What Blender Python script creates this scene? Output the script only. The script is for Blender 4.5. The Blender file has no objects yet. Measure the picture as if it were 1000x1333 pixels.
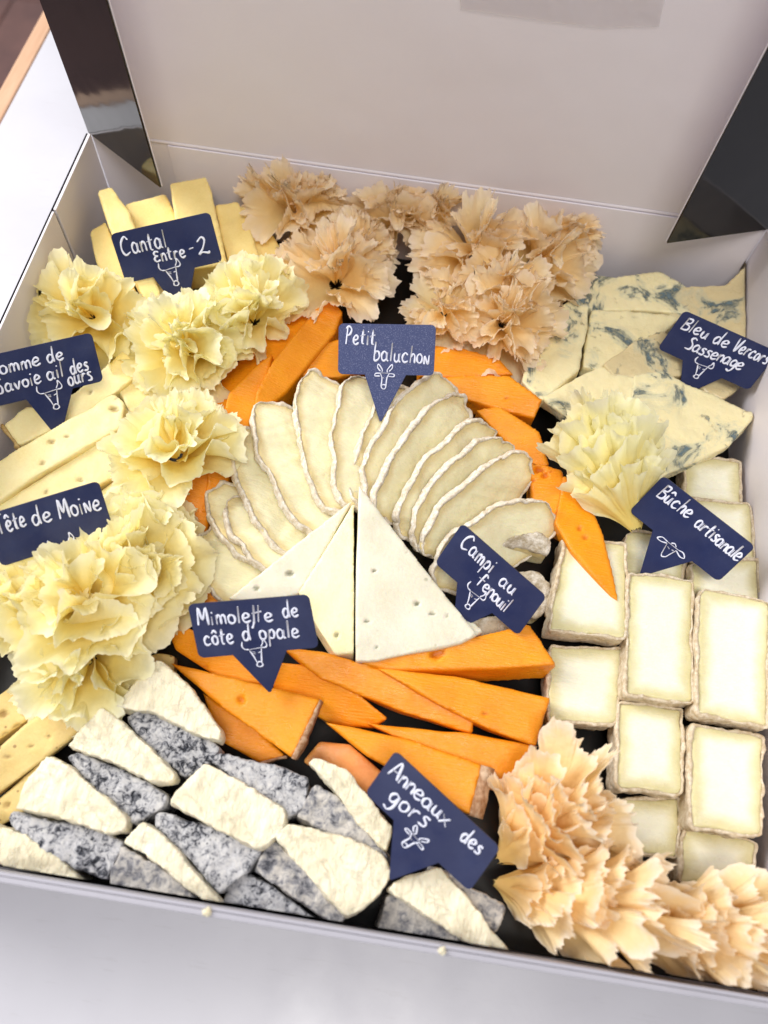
import bpy, bmesh, math, random
import numpy as np
from mathutils import Vector, Matrix
random.seed(7)
sc = bpy.context.scene
# ------------------------------------------------------------------ camera
F, PX, PY, H = 1030.0, 500.0, 666.5, 0.39
AY = np.array([.1452, .8864, -.4398]); AY /= np.linalg.norm(AY)
AX = np.array([1, -.152, .0238]); AX -= AX.dot(AY)*AY; AX /= np.linalg.norm(AX)
AZ = np.cross(AX, AY)
CAM = np.array([0, 0, H])
cam = bpy.data.objects.new('camera', bpy.data.cameras.new('camera'))
bpy.context.collection.objects.link(cam)
cam.matrix_world = Matrix(((AX[0], AX[1], AX[2], 0), (AY[0], AY[1], AY[2], 0), (AZ[0], AZ[1], AZ[2], H), (0, 0, 0, 1)))
cam.data.sensor_fit = 'HORIZONTAL'; cam.data.sensor_width = 36; cam.data.lens = F/1000*36
cam.data.clip_start = .01; cam.data.clip_end = 50
cam.data.dof.use_dof = True; cam.data.dof.focus_distance = .40; cam.data.dof.aperture_fstop = 9
cam.data.lens = F/1000*36
sc.camera = cam
# ------------------------------------------------------------------ light
w = bpy.data.worlds.new('World'); sc.world = w; w.use_nodes = True
w.node_tree.nodes['Background'].inputs[0].default_value = (.94, .93, .96, 1)
w.node_tree.nodes['Background'].inputs[1].default_value = .31
def area(name, loc, target, size, power, col, sy=None):
    l = bpy.data.lights.new(name, 'AREA'); l.energy = power; l.color = col
    l.shape = 'RECTANGLE'; l.size = size; l.size_y = sy or size
    o = bpy.data.objects.new(name, l); bpy.context.collection.objects.link(o)
    o.location = loc
    o.rotation_euler = (Vector(target)-Vector(loc)).to_track_quat('-Z', 'Y').to_euler()
    return o
area('window_light', (-.98, .46, .74), (0, .12, 0), .6, 19.5, (1, .98, .95), .9)
area('ceiling_light', (.12, -.40, 1.55), (0, .2, .03), .6, 14.5, (1, .96, .90), .5)
sc.view_settings.view_transform = 'Standard'; sc.view_settings.look = 'None'
sc.view_settings.exposure = .07; sc.view_settings.gamma = 1
sc.cycles.max_bounces = 10; sc.cycles.diffuse_bounces = 8; sc.cycles.glossy_bounces = 3
sc.cycles.transmission_bounces = 8; sc.cycles.transparent_max_bounces = 6
XL, XR, YB, YF, HB = -.2133, .1817, .3744, -.0110, .065   # inside of the box, metres
# ------------------------------------------------------------------ helpers
def ray(px, py):
    d = np.array([(px-PX)/F, -(py-PY)/F, -1.0])
    return np.array([d@AX, d@AY, d@AZ])
def at(px, py, z):
    r = ray(px, py); return CAM+r*((z-H)/r[2])
def onplane(px, py, p, n):
    r = ray(px, py); return CAM+r*(((p-CAM)@n)/(r@n))
def unit(v):
    v = np.asarray(v, float); return v/(np.linalg.norm(v)+1e-12)
def _h(ix, iy, iz, s):
    h = (ix*374761393+iy*668265263+iz*2147483647 % 1000003+iz*1274126177+s*974634777) & 0xffffffff
    h = ((h ^ (h >> 13))*1274126177) & 0xffffffff
    return ((h ^ (h >> 16)) & 0xffff)/32767.5-1
def vn(P, f, s=0):
    Q = np.asarray(P, float)*f+1000.3; I = np.floor(Q).astype(np.int64); T = Q-I; T = T*T*(3-2*T); r = 0
    for a in (0, 1):
        for b in (0, 1):
            for c in (0, 1):
                wgt = (T[:, 0] if a else 1-T[:, 0])*(T[:, 1] if b else 1-T[:, 1])*(T[:, 2] if c else 1-T[:, 2])
                r = r+wgt*_h(I[:, 0]+a, I[:, 1]+b, I[:, 2]+c, s)
    return r
def mkobj(name, me, mat, parent=None, origin=None):
    o = bpy.data.objects.new(name, me); bpy.context.collection.objects.link(o)
    if mat: me.materials.clear(); me.materials.append(mat)
    if parent is not None:
        o.parent = parent; origin = np.array(parent['_o'])
    if origin is not None:
        me.transform(Matrix.Translation(Vector(-np.asarray(origin, float))))
        if parent is None: o.location = Vector(origin)
    return o
def meshfrom(V, Fc, smooth=True):
    me = bpy.data.meshes.new('m'); me.from_pydata([tuple(v) for v in V], [], Fc); me.update()
    if smooth: me.polygons.foreach_set('use_smooth', [True]*len(me.polygons))
    return me
def tag(o, label, cat, group=None):
    o['label'] = label; o['category'] = cat
    if group: o['group'] = group
    return o
def thing(name, label, cat, origin, group=None):
    o = bpy.data.objects.new(name, None); bpy.context.collection.objects.link(o)
    o.empty_display_size = .01
    o.location = Vector(origin); o['_o'] = [float(a) for a in origin]
    return tag(o, label, cat, group)
def newell(P):
    n = np.zeros(3)
    for i in range(len(P)):
        a, b = P[i], P[(i+1) % len(P)]
        n += np.cross(a, b)
    return unit(n)
def roundpoly(P, r, k=4):
    out = []; n = len(P)
    for i in range(n):
        p, a, b = P[i], P[i-1], P[(i+1) % n]
        la, lb = np.linalg.norm(a-p), np.linalg.norm(b-p)
        rr = min(r, la*.42, lb*.42)
        s, e = p+(a-p)/la*rr, p+(b-p)/lb*rr
        for j in range(k+1):
            t = j/k; out.append((1-t)**2*s+2*t*(1-t)*p+t*t*e)
    return out
def resample(P, step, closed=True):
    out = []; n = len(P)
    for i in range(n if closed else n-1):
        a, b = P[i], P[(i+1) % n]; m = max(1, int(round(np.linalg.norm(b-a)/step)))
        for j in range(m): out.append(a+(b-a)*j/m)
    if not closed: out.append(P[-1])
    return out
def segdist(Q, P, closed=True):
    d = np.full(len(Q), 9.0)
    for i in range(len(P) if closed else len(P)-1):
        a, b = P[i], P[(i+1) % len(P)]; ab = b-a
        t = np.clip(((Q-a)@ab)/(ab@ab+1e-15), 0, 1)
        d = np.minimum(d, np.linalg.norm(Q-(a+t[:, None]*ab), axis=1))
    return d
def remesh(V, Fc, vox):
    me = meshfrom(V, Fc); bm = bmesh.new(); bm.from_mesh(me); bmesh.ops.recalc_face_normals(bm, faces=bm.faces)
    bmesh.ops.triangulate(bm, faces=[f for f in bm.faces if len(f.verts) > 4]); bm.to_mesh(me); bm.free()
    t = bpy.data.objects.new('t', me); bpy.context.collection.objects.link(t)
    m = t.modifiers.new('r', 'REMESH'); m.mode = 'VOXEL'; m.voxel_size = vox; m.use_smooth_shade = True
    dg = bpy.context.evaluated_depsgraph_get(); dg.update()
    out = bpy.data.meshes.new_from_object(t.evaluated_get(dg)); bpy.data.objects.remove(t); bpy.data.meshes.remove(me)
    return out
def getco(me):
    a = np.empty(len(me.vertices)*3); me.vertices.foreach_get('co', a); return a.reshape(-1, 3)
def getno(me):
    a = np.empty(len(me.vertices)*3); me.vertex_normals.foreach_get('vector', a) if hasattr(me, 'vertex_normals') else me.vertices.foreach_get('normal', a)
    return a.reshape(-1, 3)
def setco(me, C): me.vertices.foreach_set('co', np.ascontiguousarray(C).ravel()); me.update()
def attr(me, name, v):
    a = me.attributes.new(name, 'FLOAT', 'POINT'); a.data.foreach_set('value', np.ascontiguousarray(v, dtype=np.float32))
SEED = [0]
def slab(name, P, th, mat, parent, d=None, vox=.0012, amp=.0004, freq=120, amp2=0, freq2=600, pits=(), corner=.0012, taper=0.0, bow=0.0):
    """solid whose top outline is P (3-D), thickness th along d (default: into the normal that looks down)"""
    P = [np.asarray(p, float) for p in P]; n = newell(P)
    if n[2] < 0: n = -n; P = P[::-1]
    if d is None: d = -n
    d = unit(d); Q = resample(roundpoly(P, corner, 3), .004); c = sum(Q)/len(Q)
    B = [q+d*th+(q-c)*taper for q in Q]; k = len(Q)
    Fc = [list(range(k)), list(range(2*k-1, k-1, -1))]+[[i, i+k, (i+1) % k+k, (i+1) % k] for i in range(k)]
    me = remesh(Q+B, Fc, vox); C = getco(me); N = getno(me); SEED[0] += 1; s = SEED[0]
    e = segdist(C-((C-c)@n)[:, None]*n, [q-((q-c)@n)*n for q in Q])
    dep = np.abs((C-c)@n)
    D = amp*(vn(C, freq, s)+.6*vn(C, freq*2.3, s+1))
    if amp2: D = D+amp2*(vn(C, freq2, s+2)+.5*vn(C, freq2*2, s+3))
    pm = np.zeros(len(C))
    for (pp, r, dp) in pits:
        an = np.array([random.uniform(.6, 1.25), random.uniform(.7, 1.8), 1]); q = np.linalg.norm((C-pp)*an, axis=1)*(1+.35*vn(C, 420, s+5)); g = np.clip(1-q/r, 0, 1)
        D = D-dp*np.clip(g*2, 0, 1)**.7; pm = np.maximum(pm, np.clip(g*2.2, 0, 1))
    C = C+N*D[:, None]
    C[:, 1] = np.maximum(C[:, 1], YF+.0025); C[:, 0] = np.clip(C[:, 0], XL+.0015, XR-.001); C[:, 2] = np.maximum(C[:, 2], .0018)
    setco(me, C); attr(me, 'edge', e); attr(me, 'depth', dep); attr(me, 'pit', pm)
    return mkobj(name, me, mat, parent)
def rind(name, path, d, th, t, mat, parent, closed=True, centre=None, lip=.0002, amp=.0004, freq=400, step=.0014, inset=.0003, rows=None):
    """skin of thickness t around the outline path, th deep along d"""
    path = resample([np.asarray(p, float) for p in path], step, closed); k = len(path); c = centre if centre is not None else sum(path)/k
    d = unit(d); V = []; nr = rows or max(3, int(th/.0016)); SEED[0] += 1; s = SEED[0]
    prof = [(-inset, -lip)]+[(t, -lip+(th+2*lip)*j/nr) for j in range(nr+1)]+[(-inset, th+lip)]
    prof = [(-inset, -lip), (t*.5, -lip-t*.2)]+[(t, -lip+t*.3+(th+2*lip-t*.6)*j/nr) for j in range(nr+1)]+[(t*.5, th+lip), (-inset, th+lip)]
    m = len(prof); tv = 1+.9*vn(np.array(path), 110, s+9)+.5*vn(np.array(path), 320, s+4)
    for i, p in enumerate(path):
        a = path[i-1] if (closed or i > 0) else path[i]; b = path[(i+1) % k] if (closed or i < k-1) else path[i]
        o = unit(np.cross(b-a, d)); o = o if o@(p-c) > 0 else -o
        q = max(.12, .1+1.0*float(tv[i])) if t < .0025 else 1
        for (x, z) in prof: V.append(p+o*(x if x < 0 else x*q)+d*z*1.0-(d*(.0007*max(0, float(tv[i])-.9)) if z < .001 and t < .0025 else 0))
    Fc = []
    for i in range(k if closed else k-1):
        for j in range(m):
            a, b = i*m+j, i*m+(j+1) % m; q = ((i+1) % k)*m
            Fc.append([a, b, q+(j+1) % m, q+j])
    if not closed: Fc += [list(range(m)), list(range((k-1)*m, k*m))]
    V = np.array(V); out = unit_rows(V-c)
    V = V+out*(amp*(vn(V, freq, s)+.7*vn(V, freq*2.2, s+1)))[:, None]
    me = meshfrom(V, Fc); bm = bmesh.new(); bm.from_mesh(me); bmesh.ops.recalc_face_normals(bm, faces=bm.faces); bm.to_mesh(me); bm.free()
    return mkobj(name, me, mat, parent)
def unit_rows(A): return A/(np.linalg.norm(A, axis=1)[:, None]+1e-12)
def box(name, c0, c1, mat, parent=None, bev=.0004, origin=None):
    bm = bmesh.new(); x0, y0, z0 = c0; x1, y1, z1 = c1
    bmesh.ops.create_cube(bm, size=1)
    for v in bm.verts: v.co = Vector(((x0+x1)/2+v.co.x*(x1-x0), (y0+y1)/2+v.co.y*(y1-y0), (z0+z1)/2+v.co.z*(z1-z0)))
    if bev: bmesh.ops.bevel(bm, geom=bm.edges[:], offset=bev, segments=2, affect='EDGES', profile=.5)
    me = bpy.data.meshes.new('m'); bm.to_mesh(me); bm.free()
    return mkobj(name, me, mat, parent, origin)
def panel(name, pts, off, mat, parent, bev=0):
    """flat board from a 3-D outline with thickness vector off"""
    k = len(pts); V = list(pts)+[p+off for p in pts]
    Fc = [list(range(k)), list(range(2*k-1, k-1, -1))]+[[i, i+k, (i+1) % k+k, (i+1) % k] for i in range(k)]
    me = meshfrom(V, Fc, False); bm = bmesh.new(); bm.from_mesh(me); bmesh.ops.recalc_face_normals(bm, faces=bm.faces); bm.to_mesh(me); bm.free()
    return mkobj(name, me, mat, parent)
# ------------------------------------------------------------------ materials
class NT:
    def __init__(s, name):
        s.m = bpy.data.materials.new(name); s.m.use_nodes = True; s.t = s.m.node_tree; s.b = s.t.nodes['Principled BSDF']
        g = s.t.nodes.new('ShaderNodeNewGeometry'); s.pos = g.outputs['Position']
    def n(s, typ, **kw):
        x = s.t.nodes.new(typ)
        for k, v in kw.items(): setattr(x, k, v)
        return x
    def link(s, a, b): s.t.links.new(a, b)
    def noise(s, scale, detail=4, rough=.55, dist=0, vec=None, lac=2.0):
        x = s.n('ShaderNodeTexNoise'); x.inputs['Scale'].default_value = scale; x.inputs['Detail'].default_value = detail
        x.inputs['Roughness'].default_value = rough; x.inputs['Distortion'].default_value = dist; x.inputs['Lacunarity'].default_value = lac
        s.link(vec or s.pos, x.inputs['Vector']); return x.outputs['Fac']
    def voro(s, scale, feat='F1', rand=1):
        x = s.n('ShaderNodeTexVoronoi'); x.feature = feat; x.inputs['Scale'].default_value = scale; x.inputs['Randomness'].default_value = rand
        s.link(s.pos, x.inputs['Vector']); return x.outputs['Distance']
    def ramp(s, fac, stops, interp='LINEAR'):
        x = s.n('ShaderNodeValToRGB'); x.color_ramp.interpolation = interp; e = x.color_ramp.elements
        while len(e) < len(stops): e.new(.5)
        for i, (p, c) in enumerate(stops):
            e[i].position = p; e[i].color = (c, c, c, 1) if isinstance(c, (int, float)) else (*c, 1)
        s.link(fac, x.inputs[0]); return x.outputs[0]
    def mix(s, f, a, b, mode='MIX'):
        x = s.n('ShaderNodeMix', data_type='RGBA', blend_type=mode)
        for i, v in ((0, f), (6, a), (7, b)):
            if isinstance(v, bpy.types.NodeSocket): s.link(v, x.inputs[i])
            elif i == 0: x.inputs[0].default_value = v
            else: x.inputs[i].default_value = (*v, 1)
        return x.outputs[2]
    def math(s, op, a, b=0.0, clamp=False):
        x = s.n('ShaderNodeMath', operation=op, use_clamp=clamp)
        for i, v in ((0, a), (1, b)):
            if isinstance(v, bpy.types.NodeSocket): s.link(v, x.inputs[i])
            else: x.inputs[i].default_value = v
        return x.outputs[0]
    def attr(s, name):
        x = s.n('ShaderNodeAttribute'); x.attribute_name = name; return x.outputs['Fac']
    def bump(s, hs, dist, strength=1):
        prev = None
        for h, dd in zip(hs, dist):
            x = s.n('ShaderNodeBump'); x.inputs['Distance'].default_value = dd; x.inputs['Strength'].default_value = strength
            s.link(h, x.inputs['Height'])
            if prev: s.link(prev, x.inputs['Normal'])
            prev = x.outputs[0]
        s.link(prev, s.b.inputs['Normal'])
    def fin(s, col, rough=.5, sss=0, srad=(1, .6, .3), sscale=.003, spec=.4):
        if isinstance(col, bpy.types.NodeSocket): s.link(col, s.b.inputs['Base Color'])
        else: s.b.inputs['Base Color'].default_value = (*col, 1)
        if isinstance(rough, bpy.types.NodeSocket): s.link(rough, s.b.inputs['Roughness'])
        else: s.b.inputs['Roughness'].default_value = rough
        s.b.inputs['Specular IOR Level'].default_value = spec
        if sss:
            s.b.inputs['Subsurface Weight'].default_value = sss; s.b.inputs['Subsurface Radius'].default_value = srad
            s.b.inputs['Subsurface Scale'].default_value = sscale
        return s.m
def srgb(r, g, b): return tuple(((c/255+.055)/1.055)**2.4 if c > 10 else c/255/12.92 for c in (r, g, b))
def paste(name, c1, c2, sss=.35, rough=.42, speck=None, pitcol=None, bump=.0003, sscale=.003, crumbly=0, seeds=0, drag=0):
    t = NT(name); col = t.mix(t.ramp(t.noise(60, 4), [(.35, 0), (.7, 1)]), c1, c2)
    fine = t.noise(900, 3); col = t.mix(t.ramp(fine, [(.3, 0.0), (.8, .35)]), col, tuple(min(1, a*1.12+.02) for a in c1))
    if speck:
        sp = t.ramp(t.voro(150), [(.0, 1), (.09, 1), (.13, 0)]); col = t.mix(t.math('MULTIPLY', sp, .8), col, speck)
    if pitcol: col = t.mix(t.math('MULTIPLY', t.attr('pit'), .75), col, pitcol)
    if drag:
        em = t.n('ShaderNodeMapRange'); em.inputs[1].default_value = 0; em.inputs[2].default_value = .0022; em.inputs[3].default_value = .55; em.inputs[4].default_value = 0; t.link(t.math('ADD', t.attr('edge'), t.math('MULTIPLY', t.noise(160, 4), .0012)), em.inputs[0])
        col = t.mix(em.outputs[0], col, srgb(206, 104, 4)); col = t.mix(t.ramp(t.noise(33, 5, .6), [(.5, 0), (.72, .5)]), col, srgb(248, 172, 44))
    if seeds:
        sd = t.math('MULTIPLY', t.ramp(t.voro(95), [(.0, 1), (.06, 1), (.11, 0)]), t.ramp(t.noise(70, 2), [(.5, 0), (.56, .7)])); col = t.mix(sd, col, srgb(118, 116, 70))
        col = t.mix(t.ramp(t.noise(45, 5, .6), [(.45, 0), (.75, .45)]), col, tuple(a*.86 for a in c2))
    hs = [t.noise(350, 5, .6), t.noise(1500, 2)]; ds = [bump, bump*.3]
    if drag:
        st = t.n('ShaderNodeMapping'); st.inputs['Scale'].default_value = (1, 9, 4); st.inputs['Rotation'].default_value = (0, 0, .7); t.link(t.pos, st.inputs[0]); hs.append(t.noise(130, 4, .6, 0, st.outputs[0])); ds.append(.00035)
    if crumbly: hs.append(t.noise(140, 6, .65, .6)); ds.append(crumbly)
    t.bump(hs, ds)
    r = t.ramp(t.noise(200, 3), [(.3, rough-.1), (.7, rough+.15)])
    return t.fin(col, r, sss, (1, .7, .4), sscale)
M = {}
M['mimo'] = paste('mimolette', srgb(238, 153, 18), srgb(230, 139, 9), .25, .33, drag=1, pitcol=srgb(200, 95, 5), bump=.00018, sscale=.004)
M['mimo_pale'] = paste('mimolette_pale', srgb(240, 168, 92), srgb(228, 140, 70), .35, .38, bump=.0003)
M['cantal'] = paste('cantal', srgb(240, 218, 148), srgb(230, 204, 128), .35, .45, bump=.0003)
M['tomme'] = paste('tomme', srgb(243, 230, 178), srgb(236, 216, 150), .35, .42, pitcol=srgb(150, 120, 60), bump=.0003)
M['tomme_dark'] = paste('tomme_aged', srgb(228, 205, 140), srgb(212, 184, 116), .3, .45, speck=srgb(150, 112, 60), pitcol=srgb(150, 110, 50), bump=.0004)
M['campi'] = paste('fennel_cheese', srgb(226, 221, 204), srgb(212, 206, 184), .5, .36, seeds=1, pitcol=srgb(120, 118, 80), bump=.00025)
M['campi_warm'] = paste('fennel_cheese_cream', srgb(242, 234, 192), srgb(234, 224, 176), .5, .36, seeds=1, pitcol=srgb(130, 120, 80), bump=.00025)
t = NT('goat_white'); nn1 = t.noise(70, 7, .62, 1.2); crk = t.ramp(nn1, [(.475, 0), (.5, 1), (.525, 0)])
st = t.n('ShaderNodeMapping'); st.inputs['Scale'].default_value = (3, 1, 1); st.inputs['Rotation'].default_value = (0, 0, .9); t.link(t.pos, st.inputs[0])
str_ = t.noise(120, 5, .6, .8, st.outputs[0])
col = t.mix(t.ramp(t.noise(45, 5), [(.35, 0), (.7, 1)]), srgb(242, 235, 212), srgb(230, 220, 190)); col = t.mix(t.math('MULTIPLY', t.noise(300, 5, .7), .25), col, srgb(214, 200, 168))
col = t.mix(t.ramp(t.noise(26, 5, .6, .5), [(.66, 0), (.72, .35)]), col, srgb(186, 182, 176))
t.bump([str_, t.math('MULTIPLY', crk, -1.0), t.noise(500, 5, .65)], [.0011, .00015, .0003]); M['chevre'] = t.fin(col, .5, .35, (1, .8, .55), .002, .4)
def edged(name, mid, edge, e0, e1, rough=.38):
    t = NT(name); e = t.attr('edge'); e = t.math('ADD', e, t.math('MULTIPLY', t.math('SUBTRACT', t.noise(90, 3), .5), .006))
    f = t.n('ShaderNodeMapRange'); f.interpolation_type = 'SMOOTHSTEP'; f.inputs[1].default_value = e0; f.inputs[2].default_value = e1; t.link(e, f.inputs[0])
    col = t.mix(f.outputs[0], edge, mid); col = t.mix(t.math('MULTIPLY', t.noise(260, 4), .12), col, tuple(c*.8 for c in edge))
    st = t.n('ShaderNodeMapping'); st.inputs['Scale'].default_value = (1, 4, 3); t.link(t.pos, st.inputs[0])
    t.bump([t.noise(120, 4, .6, 0, st.outputs[0]), t.noise(900, 3)], [.0005, .00008])
    return t.fin(col, t.ramp(t.noise(150, 3), [(.3, rough-.1), (.7, rough+.12)]), .4, (1, .8, .45), .003, .5)
M['baluchon'] = edged('baluchon_paste', srgb(246, 240, 204), srgb(226, 206, 152), .0002, .0060, .24)
M['buche'] = edged('log_paste', srgb(244, 242, 222), srgb(216, 207, 160), .0008, .0085, .28)
def rindmat(name, a, b, c, sc1=300, bd=.0006, rough=.75):
    t = NT(name); col = t.mix(t.ramp(t.noise(sc1, 5, .65), [(.36, 0), (.6, 1)]), a, b)
    col = t.mix(t.ramp(t.noise(sc1*.35, 4), [(.5, 0), (.68, 1)]), col, c)
    t.bump([t.noise(sc1*1.2, 6, .7), t.noise(sc1*4, 2)], [bd, bd*.25]); return t.fin(col, rough, .15, (1, .8, .6), .002, .3)
M['bal_rind'] = rindmat('bloomy_rind', srgb(238, 232, 222), srgb(205, 190, 165), srgb(226, 214, 196), 420, .0007)
M['buche_rind'] = rindmat('log_rind', srgb(228, 216, 196), srgb(190, 170, 138), srgb(214, 200, 174), 380, .0006)
M['chunk_rind'] = rindmat('thick_rind', srgb(228, 220, 208), srgb(170, 155, 130), srgb(206, 192, 168), 260, .0012)
M['mimo_rind'] = rindmat('mimolette_rind', srgb(188, 152, 122), srgb(150, 108, 74), srgb(206, 178, 150), 500, .0005, .7)
M['tomme_rind'] = rindmat('tomme_rind', srgb(200, 175, 120), srgb(160, 130, 80), srgb(180, 150, 100), 300, .0005)
# ash
t = NT('ash_rind'); n1 = t.noise(340, 8, .74, .9); n2 = t.noise(75, 4, .6)
k = t.math('ADD', n1, t.math('MULTIPLY', t.math('SUBTRACT', n2, .5), .42))
col = t.ramp(k, [(.365, srgb(34, 36, 44)), (.42, srgb(96, 98, 106)), (.46, srgb(160, 161, 168)), (.53, srgb(202, 202, 206)), (.70, srgb(226, 224, 222))])
v = t.voro(330); col = t.mix(t.ramp(v, [(.0, .8), (.12, .7), (.2, 0)]), col, srgb(60, 64, 76)); ee = t.n('ShaderNodeMapRange'); ee.inputs[1].default_value = 0; ee.inputs[2].default_value = .0035; ee.inputs[3].default_value = .75; ee.inputs[4].default_value = 0; t.link(t.math('ADD', t.attr('edge'), t.math('MULTIPLY', t.noise(170, 5, .7), .004)), ee.inputs[0]); col = t.mix(t.math('MULTIPLY', ee.outputs[0], t.ramp(n2, [(.4, 1), (.6, .3)])), col, srgb(52, 56, 66)); t.bump([k, t.noise(900, 4, .7), v], [.0014, .0003, .0004]); M['ash'] = t.fin(col, .8, .1, (1, 1, 1), .001, .25)
t = NT('ash_rind_pale'); n1 = t.noise(260, 8, .72, .5); n2 = t.noise(75, 4, .6)
k = t.math('ADD', n1, t.math('MULTIPLY', t.math('SUBTRACT', n2, .5), .5))
col = t.ramp(k, [(.33, srgb(70, 72, 80)), (.43, srgb(140, 140, 146)), (.54, srgb(192, 188, 184)), (.7, srgb(222, 216, 208))])
t.bump([k, t.noise(900, 4, .7)], [.0012, .0003]); M['ash_pale'] = t.fin(col, .8, .1, (1, 1, 1), .001, .25)
# blue cheese
def blue(name, c1, c2, lo):
    t = NT(name); col = t.mix(t.noise(50, 4), c1, c2)
    mk = t.math('MULTIPLY', t.ramp(t.noise(38, 7, .62, 1.0), [(lo, 0), (lo+.05, 1)]), t.ramp(t.noise(260, 5, .7), [(.34, 0), (.5, 1)]))
    col = t.mix(t.math('MULTIPLY', t.ramp(t.noise(38, 7, .62, 1.0), [(lo-.07, 0), (lo+.02, .55)]), 1), col, srgb(176, 184, 168))
    mk2 = t.math('MULTIPLY', t.ramp(t.noise(110, 6, .65, .8), [(.61, 0), (.67, .7)]), t.ramp(t.noise(30, 3), [(.45, 0), (.6, 1)])); mk = t.math('MAXIMUM', mk, mk2)
    col = t.mix(mk, col, srgb(106, 124, 130)); t.bump([t.noise(200, 5, .6), mk], [.0006, -.0012])
    return t.fin(col, t.ramp(t.noise(120, 3), [(.35, .22), (.6, .5)]), .35, (1, .8, .5), .003, .5)
M['bleu'] = blue('blue_cheese', srgb(242, 232, 190), srgb(230, 216, 166), .56)
M['bleu_beige'] = blue('blue_cheese_beige', srgb(222, 206, 164), srgb(206, 188, 142), .575)
# rosettes
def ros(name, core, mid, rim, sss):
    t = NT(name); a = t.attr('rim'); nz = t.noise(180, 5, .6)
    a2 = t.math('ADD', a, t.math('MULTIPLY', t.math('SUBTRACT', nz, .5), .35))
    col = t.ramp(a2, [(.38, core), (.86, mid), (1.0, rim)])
    t.bump([t.noise(260, 5, .6), t.noise(1400, 3)], [.0006, .00015])
    t.fin(col, .40, 0, spec=.35)
    tr = t.n('ShaderNodeBsdfTranslucent'); t.link(col, tr.inputs[0]); mx = t.n('ShaderNodeMixShader'); mx.inputs[0].default_value = .38
    out = t.t.nodes['Material Output']; t.link(t.b.outputs[0], mx.inputs[1]); t.link(tr.outputs[0], mx.inputs[2]); t.link(mx.outputs[0], out.inputs[0])
    return t.m
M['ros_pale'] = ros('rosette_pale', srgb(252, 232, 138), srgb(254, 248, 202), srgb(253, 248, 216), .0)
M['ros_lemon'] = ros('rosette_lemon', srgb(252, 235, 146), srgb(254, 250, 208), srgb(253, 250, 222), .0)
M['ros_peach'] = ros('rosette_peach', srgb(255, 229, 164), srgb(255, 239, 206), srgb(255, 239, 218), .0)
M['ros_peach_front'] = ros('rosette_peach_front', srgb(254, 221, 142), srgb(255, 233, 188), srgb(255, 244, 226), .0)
# card, table, tags
def card(name, c, rough=.55, spec=.3):
    t = NT(name); t.bump([t.noise(700, 3), t.noise(9, 3)], [.00006, .0025]); return t.fin(t.mix(t.noise(8, 3), c, tuple(x*.95 for x in c)), rough, 0, spec=spec)
M['card_white'] = card('white_card', srgb(232, 227, 235), .5)
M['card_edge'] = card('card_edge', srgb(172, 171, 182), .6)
t = NT('black_gloss'); t.bump([t.noise(22, 2), t.noise(500, 2)], [.0006, .000012]); M['card_black'] = t.fin(srgb(24, 24, 28), .09, 0, spec=.38)
t = NT('black_tray'); t.bump([t.noise(30, 2)], [.0005]); M['tray_black'] = t.fin(srgb(22, 20, 20), .3, 0, spec=.4)
t = NT('table_laminate'); st = t.n('ShaderNodeMapping'); st.inputs['Scale'].default_value = (1, 9, 1); st.inputs['Rotation'].default_value = (0, 0, .3); t.link(t.pos, st.inputs[0])
scr = t.ramp(t.noise(38, 6, .7, 0, st.outputs[0]), [(.60, 0), (.66, .12), (.70, 0)])
col = t.mix(t.ramp(t.noise(14, 5), [(.3, 0), (.75, .5)]), srgb(198, 198, 207), srgb(184, 183, 192)); col = t.mix(scr, col, srgb(150, 146, 146))
t.bump([t.noise(160, 3)], [.00005]); M['table'] = t.fin(col, t.ramp(t.noise(25, 4), [(.3, .28), (.7, .45)]), 0, spec=.45)
t = NT('wood_trim'); st = t.n('ShaderNodeMapping'); st.inputs['Scale'].default_value = (12, 1, 12); t.link(t.pos, st.inputs[0])
M['wood'] = t.fin(t.mix(t.noise(30, 5, .6, 0, st.outputs[0]), srgb(214, 178, 150), srgb(184, 142, 112)), .5)
t = NT('terracotta'); t.bump([t.noise(60, 5)], [.0008]); M['tile'] = t.fin(t.mix(t.ramp(t.noise(6, 6, .6), [(.35, 0), (.65, 1)]), srgb(186, 142, 134), srgb(150, 118, 116)), .45)
M['grout'] = card('grout', srgb(146, 134, 132), .9)
t = NT('tag_navy'); sp = t.ramp(t.noise(2600, 2, .5), [(.68, 0), (.74, 1)])
M['tag'] = t.fin(t.mix(t.math('MULTIPLY', sp, .12), t.mix(t.ramp(t.noise(40, 5, .6), [(.45, 0), (.75, .5)]), srgb(28, 37, 78), srgb(50, 60, 100)), srgb(150, 160, 200)), t.ramp(t.noise(60, 4), [(.35, .3), (.65, .55)]), 0, spec=.4)
t = NT('tag_slate'); sp = t.ramp(t.noise(1900, 3, .6), [(.56, 0), (.66, 1)])
M['tag_speckled'] = t.fin(t.mix(t.math('MULTIPLY', sp, .7), srgb(62, 72, 116), srgb(136, 142, 176)), .5, 0, spec=.35)
t = NT('chalk_pen'); M['chalk'] = t.fin(srgb(222, 226, 245), .7)
t = NT('clear_tape'); t.bump([t.noise(26, 4, .6, 1.5)], [.003]); t.fin(srgb(214, 208, 212), .12, 0, spec=.6); t.b.inputs['Alpha'].default_value = .17; M['tape'] = t.m
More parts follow.
